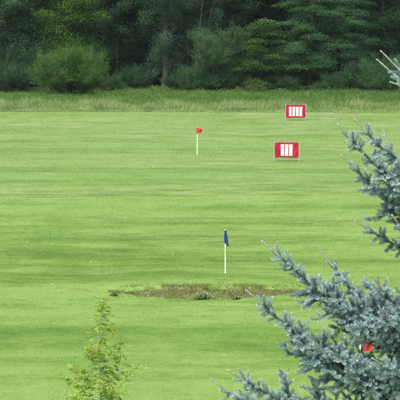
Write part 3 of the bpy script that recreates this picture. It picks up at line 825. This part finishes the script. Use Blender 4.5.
def young_ash(px, dist, py_top):
    rng = np.random.default_rng(21)
    top = at_depth(px, py_top, dist); x = top[0]; z0 = hz(x, dist)
    root = empty('young_ash_tree', (x, dist, z0)); h = top[2] - z0
    t = Tubes(6); k = 14; tt = np.linspace(0, 1, k)
    stem = np.column_stack([-.10 * np.sin((1 - tt) * 2.2) + .02 * np.sin(tt * 17), .03 * np.sin(tt * 9), tt * h])
    t.add(stem, .022 * (1 - tt) + .004)
    rach = []    # compound leaf attachment: base, direction
    def twig(b, d, L, r, depth):
        m = 6; s = np.linspace(0, 1, m); p = b + d * (s * L)[:, None]; p[:, 2] += .18 * L * s ** 2
        p += np.cumsum(rng.normal(0, L * .02, (m, 3)), 0)
        t.add(p, r * (1 - .75 * s), 4)
        nn = max(2, int(L / .10))
        for j in range(nn):
            q = (j + 1) / nn
            if q < .22: continue
            c = np.array([np.interp(q, s, p[:, a]) for a in range(3)])
            for sg in (-1, 1):
                if rng.random() < .25: continue
                dd = unit(d * .5 + np.cross(d, [0, 0, 1]) * sg * .9 + rng.normal(size=3) * .35 + [0, 0, -.1]); rach.append((c, dd, 1.0))
            if depth and rng.random() < .45 and L > .3:
                dd = unit(d + np.cross(d, [0, 0, 1]) * rng.choice([-1, 1]) * .9 + rng.normal(size=3) * .2); twig(c, dd, L * .45, r * .6, 0)
    for i in range(84):
        z = h * (.14 + .84 * (i / 84) ** .9); b = np.array([np.interp(z, stem[:, 2], stem[:, a]) for a in range(3)]); b[2] = z
        q = (h - z)
        L = min(.85, .06 + .25 * q ** 1.0) * rng.uniform(.4, 1.25); az = i * 2.4 + rng.uniform(-.5, .5); el = rng.uniform(.25, .8)
        twig(b, np.array([math.cos(az) * math.cos(el), math.sin(az) * math.cos(el), math.sin(el)]), L, .0065, 1)
    for i in range(12):
        z = h * (1 - .02 * i); a = i * 2.4; rach.append((np.array([np.interp(z, stem[:, 2], stem[:, 0]), 0, z]), unit(np.array([math.cos(a), math.sin(a), .5])), .8))
    P, D, N, L_, W_, T = [], [], [], [], [], []
    for (c, d, s) in rach:
        ln = rng.uniform(.09, .17) * s; tv = rng.random()
        for j in range(5):
            q = .35 + .65 * (j // 2) / 2; pt = c + d * ln * q + [0, 0, -.30 * ln * q * q]
            sg = 0 if j == 4 else (-1 if j % 2 else 1)
            P.append(pt); D.append(unit(d * .8 + np.cross(d, [0, 0, 1]) * sg * .9 + [0, 0, -.65] + rng.normal(size=3) * .15))
            N.append(rng.normal(size=3) * .5 + [0, 0, 1]); L_.append(rng.uniform(.075, .12) * s); W_.append(rng.uniform(.032, .050)); T.append(min(1, tv * .6 + rng.random() * .4))
        t.add([c, c + d * ln * .9 + [0, 0, -.24 * ln]], [.003, .002], 4)
    t.build('trunk', M['ash_bark'], root)
    V, f = leaves_mesh(np.array(P), np.array(D), np.array(N), L_, W_, .15)
    np_mesh('crown', V, f, 4, M['ash_leaf'], root, attr=np.repeat(np.array(T), 4))
    tag(root, 'slender young ash with sparse yellow green leaves, lower left', 'young tree')
young_ash(103, 55, 293)

# ------------------------------------------------------------------ blue spruce at the right
def needle_mat():
    m, nt = new_mat('spruce_needle')
    a = node(nt, 'ShaderNodeAttribute', attribute_name='tint')
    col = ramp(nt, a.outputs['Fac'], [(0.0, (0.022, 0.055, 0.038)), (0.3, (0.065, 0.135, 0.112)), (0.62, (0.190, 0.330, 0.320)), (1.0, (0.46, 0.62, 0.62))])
    p = node(nt, 'ShaderNodeBsdfPrincipled'); nt.links.new(col, p.inputs['Base Color'])
    p.inputs['Roughness'].default_value = .55; p.inputs['Specular IOR Level'].default_value = .3
    t = node(nt, 'ShaderNodeBsdfTranslucent'); nt.links.new(col, t.inputs['Color'])
    ms = node(nt, 'ShaderNodeMixShader'); ms.inputs[0].default_value = .12
    nt.links.new(p.outputs[0], ms.inputs[1]); nt.links.new(t.outputs[0], ms.inputs[2])
    out_surface(nt, ms.outputs[0]); return m
M['needle'] = needle_mat()
M['twig'] = plain_mat('spruce_twig', (0.16, 0.115, 0.075), .85, .3, 20, .4, 60, .1)
M['leader'] = plain_mat('spruce_leader', (0.52, 0.43, 0.34), .8, .3, 30, .3, 60, .1)
SD = 18.0                                    # spruce is this far away
TRX = (545 - 200) / 2400 * SD                # its trunk stands right of the view

def grow_limb(path, seed, n_detail=1.0, leader=True, tip_len=.15, lat_scale=1.0, seg=.125, step_frac=.5):
    """path: points from trunk to tip. returns segment list [(p0,p1,tint,kind)] and wood tubes"""
    rng = np.random.default_rng(seed)
    path = np.asarray(path, float)
    dl = np.concatenate([[0], np.cumsum(np.linalg.norm(np.diff(path, axis=0), axis=1))]); Lt = dl[-1]
    N = max(3, int(round((Lt - tip_len) / seg)))
    q = np.concatenate([np.linspace(0, Lt - tip_len, N + 1), [Lt]])
    ax = np.stack([np.interp(q, dl, path[:, a]) for a in range(3)], 1)
    ax[1:-2] += rng.normal(size=(len(ax) - 3, 3)) * .008
    segs, wood = [], []
    rad = np.linspace(.004 + .0011 * N, .003, len(ax)); wood.append((ax, rad))
    def sub(p, d, n, order, age0):
        """twig with n yearly shoots"""
        pts = [p]; L = (.088, .075, .062)[min(order - 1, 2)]
        dirs = d.copy()
        for i in range(n):
            dirs = unit(dirs + np.array([0, 0, .07]) + rng.normal(size=3) * .09)
            e = pts[-1] + dirs * L * rng.uniform(.8, 1.2)
            segs.append((pts[-1], e, n - 1 - i, order)); pts.append(e)
            if i < n - 1 or (n > 1 and rng.random() < .35):
                sidev = unit(np.cross(dirs, [0, 0, 1.0]) + 1e-6)
                for sg in (-1, 1):
                    if order < 3 and rng.random() < .9 * n_detail:
                        nn = max(1, int((n - 1 - i) * .62 + rng.random() * .6))
                        dd = unit(dirs * .75 + sidev * sg * .8 + rng.normal(size=3) * .22 + [0, 0, .05]); sub(e - dirs * L * .1, dd, nn, order + 1, i)
                if rng.random() < .75 * n_detail:
                    dd = unit(dirs * .6 + rng.normal(size=3) * .7 + [0, 0, rng.choice([-.5, .5])]); sub((pts[-2] + e) / 2, dd, 1, 3, i)
        wood.append((np.array(pts), np.linspace(.0016 + .0005 * n, .0014, len(pts))))
    for i in range(1, N + 1):
        d = unit(ax[i + 1] - ax[i] if i < N else ax[i] - ax[i - 1])
        left = N - i; age = left
        segs.append((ax[i - 1], ax[i], age, 0))
        sidev = unit(np.cross(d, [0, 0, 1.0]) + 1e-6); upv = np.cross(sidev, d)
        if i / N < .12: continue
        nn = 1 if left < 2 else max(1, min(7, int(left * .62 * lat_scale + rng.random() * .9)))
        k = 3 if left == 0 else 4
        ph = rng.uniform(0, 6.28)
        for j in range(k):
            if rng.random() > n_detail * 1.1 and left > 1: continue
            a = ph + j * 2 * math.pi / k + rng.uniform(-.3, .3)
            rd = sidev * math.cos(a) + upv * math.sin(a) * .62
            dd = unit(d * .8 + rd * .85 + rng.normal(size=3) * .12)
            sub(ax[i], dd, nn if abs(math.cos(a)) > .4 else max(1, int(nn * .6)), 1, i)
        # shoots between the whorls
        for j in range(int(6 * n_detail + rng.random())):
            a = rng.uniform(0, 6.28); rd = sidev * math.cos(a) + upv * math.sin(a)
            sub(ax[i - 1] + (ax[i] - ax[i - 1]) * rng.uniform(.1, .95), unit(d * .5 + rd * .9 + [0, 0, -.25]), 1 if left < 3 else (2 if rng.random() < .6 else 3), 2, i)
    segs_leader = (ax[-2], ax[-1]) if leader else None
    return segs, wood, segs_leader

def needles_for(segs, lead, rng, dens=2000, nl=.0225, nw=.0026, tnt=0.0):
    P, D, N, L, W, T = [], [], [], [], [], []
    for (a, b, age, order) in segs:
        ln = np.linalg.norm(b - a)
        if age > 9: dn = .25
        elif age > 5: dn = .6
        else: dn = 1.0
        m = int(ln * dens * dn)
        if m < 3: continue
        ax = unit(b - a); s = rng.random(m) * 1.04; ph = rng.uniform(0, 2 * math.pi, m)
        u = unit(np.cross(ax, [.3, .2, 1.0])); v = np.cross(ax, u)
        r = np.cos(ph)[:, None] * u + np.sin(ph)[:, None] * v
        ang = rng.uniform(.65, 1.15, m) * (1 - .45 * np.clip(s - .75, 0, .3) / .3)
        d = ax * np.cos(ang)[:, None] + r * np.sin(ang)[:, None] + [0, 0, .22]
        P.append(a + ax * (s * ln)[:, None] + r * .002); D.append(d); N.append(r + .3 * rand_dirs(rng, m))
        sl = nl * (0.82 + .18 * rng.random(m)) * (1.0 - .25 * np.clip(s - .8, 0, 1)) * (1.05 if age == 0 else .95)
        L.append(sl); W.append(np.full(m, nw))
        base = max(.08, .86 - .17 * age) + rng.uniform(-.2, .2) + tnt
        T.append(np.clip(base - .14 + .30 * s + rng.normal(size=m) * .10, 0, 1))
    if lead is not None:
        a, b = lead; ln = np.linalg.norm(b - a); m = int(ln * 1300); ax = unit(b - a); s = rng.random(m); ph = rng.uniform(0, 6.28, m)
        u = unit(np.cross(ax, [.3, .2, 1.0])); v = np.cross(ax, u); r = np.cos(ph)[:, None] * u + np.sin(ph)[:, None] * v
        ang = .30 + .35 * rng.random(m)
        P.append(a + ax * (s * ln)[:, None] + r * .004); D.append(ax * np.cos(ang)[:, None] + r * np.sin(ang)[:, None]); N.append(r)
        L.append(rng.uniform(.009, .016, m)); W.append(np.full(m, .0019)); T.append(np.clip(.72 + rng.normal(size=m) * .15, 0, 1))
    P, D, N, L, W, T = (np.concatenate(q) for q in (P, D, N, L, W, T))
    V, f = leaves_mesh(P, D, N, L, W, .3)
    return V, f, np.repeat(T, 4)

def spruce_branch(path, seed, root, **kw):
    dens = kw.pop('dens', 2000); nw = kw.pop('nw', .0026); label = kw.pop('label', None); tnt = kw.pop('tnt', 0.0)
    segs, wood, lead = grow_limb(path, seed, **kw)
    t = Tubes(6)
    for p, r in wood: t.add(p, r, 6 if len(p) > 8 else 4)
    b = t.build('branch', M['twig'], root)
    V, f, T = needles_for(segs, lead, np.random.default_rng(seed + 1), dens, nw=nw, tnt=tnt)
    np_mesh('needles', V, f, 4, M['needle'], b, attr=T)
    if lead is not None:
        t = Tubes(6); a, e = lead; t.add([a, (a + e) / 2, e], [.0046, .0042, .0034]); 
        t.add([e - (e - a) * .03, e + unit(e - a) * .006], [.0054, .0036], 6)
        t.build('leader_shoot', M['leader'], b)
    return b, len(segs)

def build_spruce():
    tz = hz(TRX, SD)
    root = empty('blue_spruce', (TRX, SD, tz))
    org = np.array([TRX, SD, tz])
    def W(px, py, dd=0.0): return at_depth(px, py, SD + dd) - org
    Ht = W(545, -275)[2]
    t = Tubes(12); tt = np.linspace(0, 1, 14)
    t.add(np.column_stack([.04 * np.sin(tt * 6), .03 * np.sin(tt * 5), tt * Ht - .1]), .19 * (1 - tt) ** .9 + .012, 12)
    t.build('trunk', M['twig'], root)
    # boughs reaching into view: (tip and points back to the trunk in picture units, depth of tip)
    L = [
     # upper right tips
     ([(381, 51), (399, 70), (425, 92), (470, 112)], -.25, 1, .9),
     ([(377, 59.5), (400, 80), (430, 104), (480, 122)], .10, 2, .8),
     ([(390, 82), (412, 88), (440, 105), (490, 128)], .3, 3, .8),
     # bough group y 115-215
     ([(352, 116), (372, 139), (402, 163), (445, 190), (520, 222)], -.20, 4, .8),
     ([(338, 124), (354, 143), (378, 168), (425, 205), (520, 235)], -.55, 5, .7),
     ([(383, 130), (388, 150), (405, 175), (440, 210), (510, 240)], .25, 6, .8),
     ([(341, 155), (362, 175), (388, 203), (430, 235), (520, 262)], -.30, 7, .85),
     ([(368, 165), (382, 180), (402, 200), (445, 225), (520, 255)], .1, 19, .8),
     # single drooping spray y 220-250
     ([(352, 219), (374, 233), (400, 249), (450, 275), (530, 300)], .05, 8, .6),
     # big middle boughs
     ([(262, 241), (286, 262), (312, 288), (345, 312), (390, 335), (450, 355), (530, 372)], -.45, 9, 1.0),
     ([(320, 251), (336, 270), (352, 292), (380, 318), (430, 342), (530, 365)], -.15, 10, .9),
     ([(371, 275), (384, 291), (398, 308), (430, 328), (530, 355)], -.60, 11, .9),
     ([(379, 306), (386, 322), (400, 340), (440, 360), (530, 380)], -.85, 12, 1.0),
     ([(400, 262), (410, 280), (425, 300), (460, 322), (530, 345)], .2, 13, .9),
     # lower boughs
     ([(246, 290), (272, 311), (292, 334), (318, 357), (360, 374), (430, 392), (530, 412)], -.60, 14, 1.0),
     ([(278, 343), (300, 352), (330, 368), (370, 385), (440, 405), (530, 420)], -.2, 15, .85),
     ([(228, 370), (252, 386), (280, 399), (320, 415), (390, 436), (530, 458)], -.75, 16, .8),
     ([(211, 379), (232, 396), (262, 412), (310, 432), (390, 455), (530, 470)], -.30, 17, .7),
     ([(345, 372), (362, 384), (385, 398), (430, 420), (530, 440)], -.9, 18, .9),
     ([(372, 358), (388, 368), (405, 382), (440, 400), (530, 425)], -1.1, 20, .9),
     ([(351, 334), (364, 326), (386, 326), (430, 342), (530, 372)], -.9, 22, .9),
     ([(335, 354), (354, 366), (374, 380), (410, 397), (530, 428)], -1.0, 23, .9),
     ([(392, 215), (402, 230), (420, 250), (460, 280), (535, 310)], -.5, 21, .8),
    ]
    tot = 0
    for pts, dd, seed, ls in L:
        tl = .24 if seed < 3 else .195
        n = len(pts); path = []
        for i, (px, py) in enumerate(pts[::-1]):
            f = i / (n - 1); path.append(W(px, py, dd * (f ** .8) + (0 if i else 0)))
        path[0] = np.array([0.0, 0.0, path[0][2]])
        # resample with smoothing
        path = np.array(path)
        s = np.linspace(0, 1, n); ss = np.linspace(0, 1, 24)
        P = np.stack([np.interp(ss, s, path[:, a]) for a in range(3)], 1)
        for _ in range(3): P[1:-1] = (P[:-2] + 2 * P[1:-1] + P[2:]) / 4
        b, k = spruce_branch(P, 500 + seed, root, lat_scale=ls, tip_len=tl if seed < 22 else .08, leader=seed < 22)
        tot += k
    # the rest of the tree: boughs all round, from shared shapes
    protos = []
    for i, Ln in enumerate((1.0, 1.6, 2.2)):
        m = 14; s = np.linspace(0, 1, m)
        P = np.column_stack([s * Ln, 0.03 * np.sin(s * 5 + i), .10 * Ln * s - .18 * Ln * np.sin(s * 2.2) + .34 * Ln * s ** 2])
        b, k = spruce_branch(P, 700 + i, root, lat_scale=.8, n_detail=.55, dens=500, nw=.005, seg=.16)
        protos.append((b, Ln)); tot += k
    first = set(); rng = np.random.default_rng(3)
    z = 1.6; cnt = 0
    while z < Ht - .3:
        R = .62 * (Ht - z) ** .78 * .72
        nb = 6 if z < Ht - 1.5 else 5
        for j in range(nb):
            az = z * 4.1 + j * 2 * math.pi / nb + rng.uniform(-.2, .2)
            c = math.cos(az)
            # the modelled boughs already fill the side that faces the view's left
            if c < -0.55 and Ht - z > 1.2 and z > Ht - 6.0: continue
            b, Ln = min(protos, key=lambda q: abs(q[1] - R))
            if id(b) in first: o = copy_tree(b, root)
            else: o = b; first.add(id(b))
            o.location = (0, 0, z); o.rotation_euler = (0, rng.uniform(-.1, .05) - .1, az); k = R / Ln; o.scale = (k, k, k); cnt += 1
        z += .42 if z > 6 else .8
    # leading shoot at the very top
    top = Tubes(6); top.add([(0.0, 0, Ht - .15), (0, 0, Ht + .35)], [.012, .006]); top.build('leader_shoot', M['leader'], root)
    tag(root, 'blue spruce with long pale tips filling the right side, close by', 'tree')
    print('spruce segs', tot, 'copies', cnt)
build_spruce()

# ------------------------------------------------------------------ the air between viewer and wood
def build_haze():
    x0, x1, y0, y1, z0, z1 = -4100, 4100, -420, 6100, -1.6, 24.0
    V = np.array([(x, y, z) for z in (z0, z1) for y in (y0, y1) for x in (x0, x1)], float)
    f = [(0, 2, 3, 1), (4, 5, 7, 6), (0, 1, 5, 4), (1, 3, 7, 5), (3, 2, 6, 7), (2, 0, 4, 6)]
    m, nt = new_mat('haze'); o = node(nt, 'ShaderNodeOutputMaterial'); p = node(nt, 'ShaderNodeVolumePrincipled')
    p.inputs['Color'].default_value = (0.80, 0.92, 1.0, 1); p.inputs['Density'].default_value = 0.00005
    nt.links.new(p.outputs[0], o.inputs['Volume'])
    ob = np_mesh('haze', V, np.array(f), 4, m); tag(ob, 'thin even haze over the range and wood', 'haze', kind='stuff')
build_haze()

# where two far trees would read alike, say which of the two
def tell_apart():
    d = {}
    for o in bpy.data.objects:
        if o.parent is None and o.get('group') in (GR, 'thickets inside the wood'): d.setdefault(o['label'], []).append(o)
    for lab, os_ in d.items():
        if len(os_) == 2:
            os_.sort(key=lambda o: o.location.x); os_[0]['label'] = 'left ' + lab; os_[1]['label'] = 'right ' + lab
        elif len(os_) == 3:
            os_.sort(key=lambda o: o.location.x)
            for o, wd in zip(os_, ('left ', 'middle ', 'right ')): o['label'] = wd + lab
tell_apart()
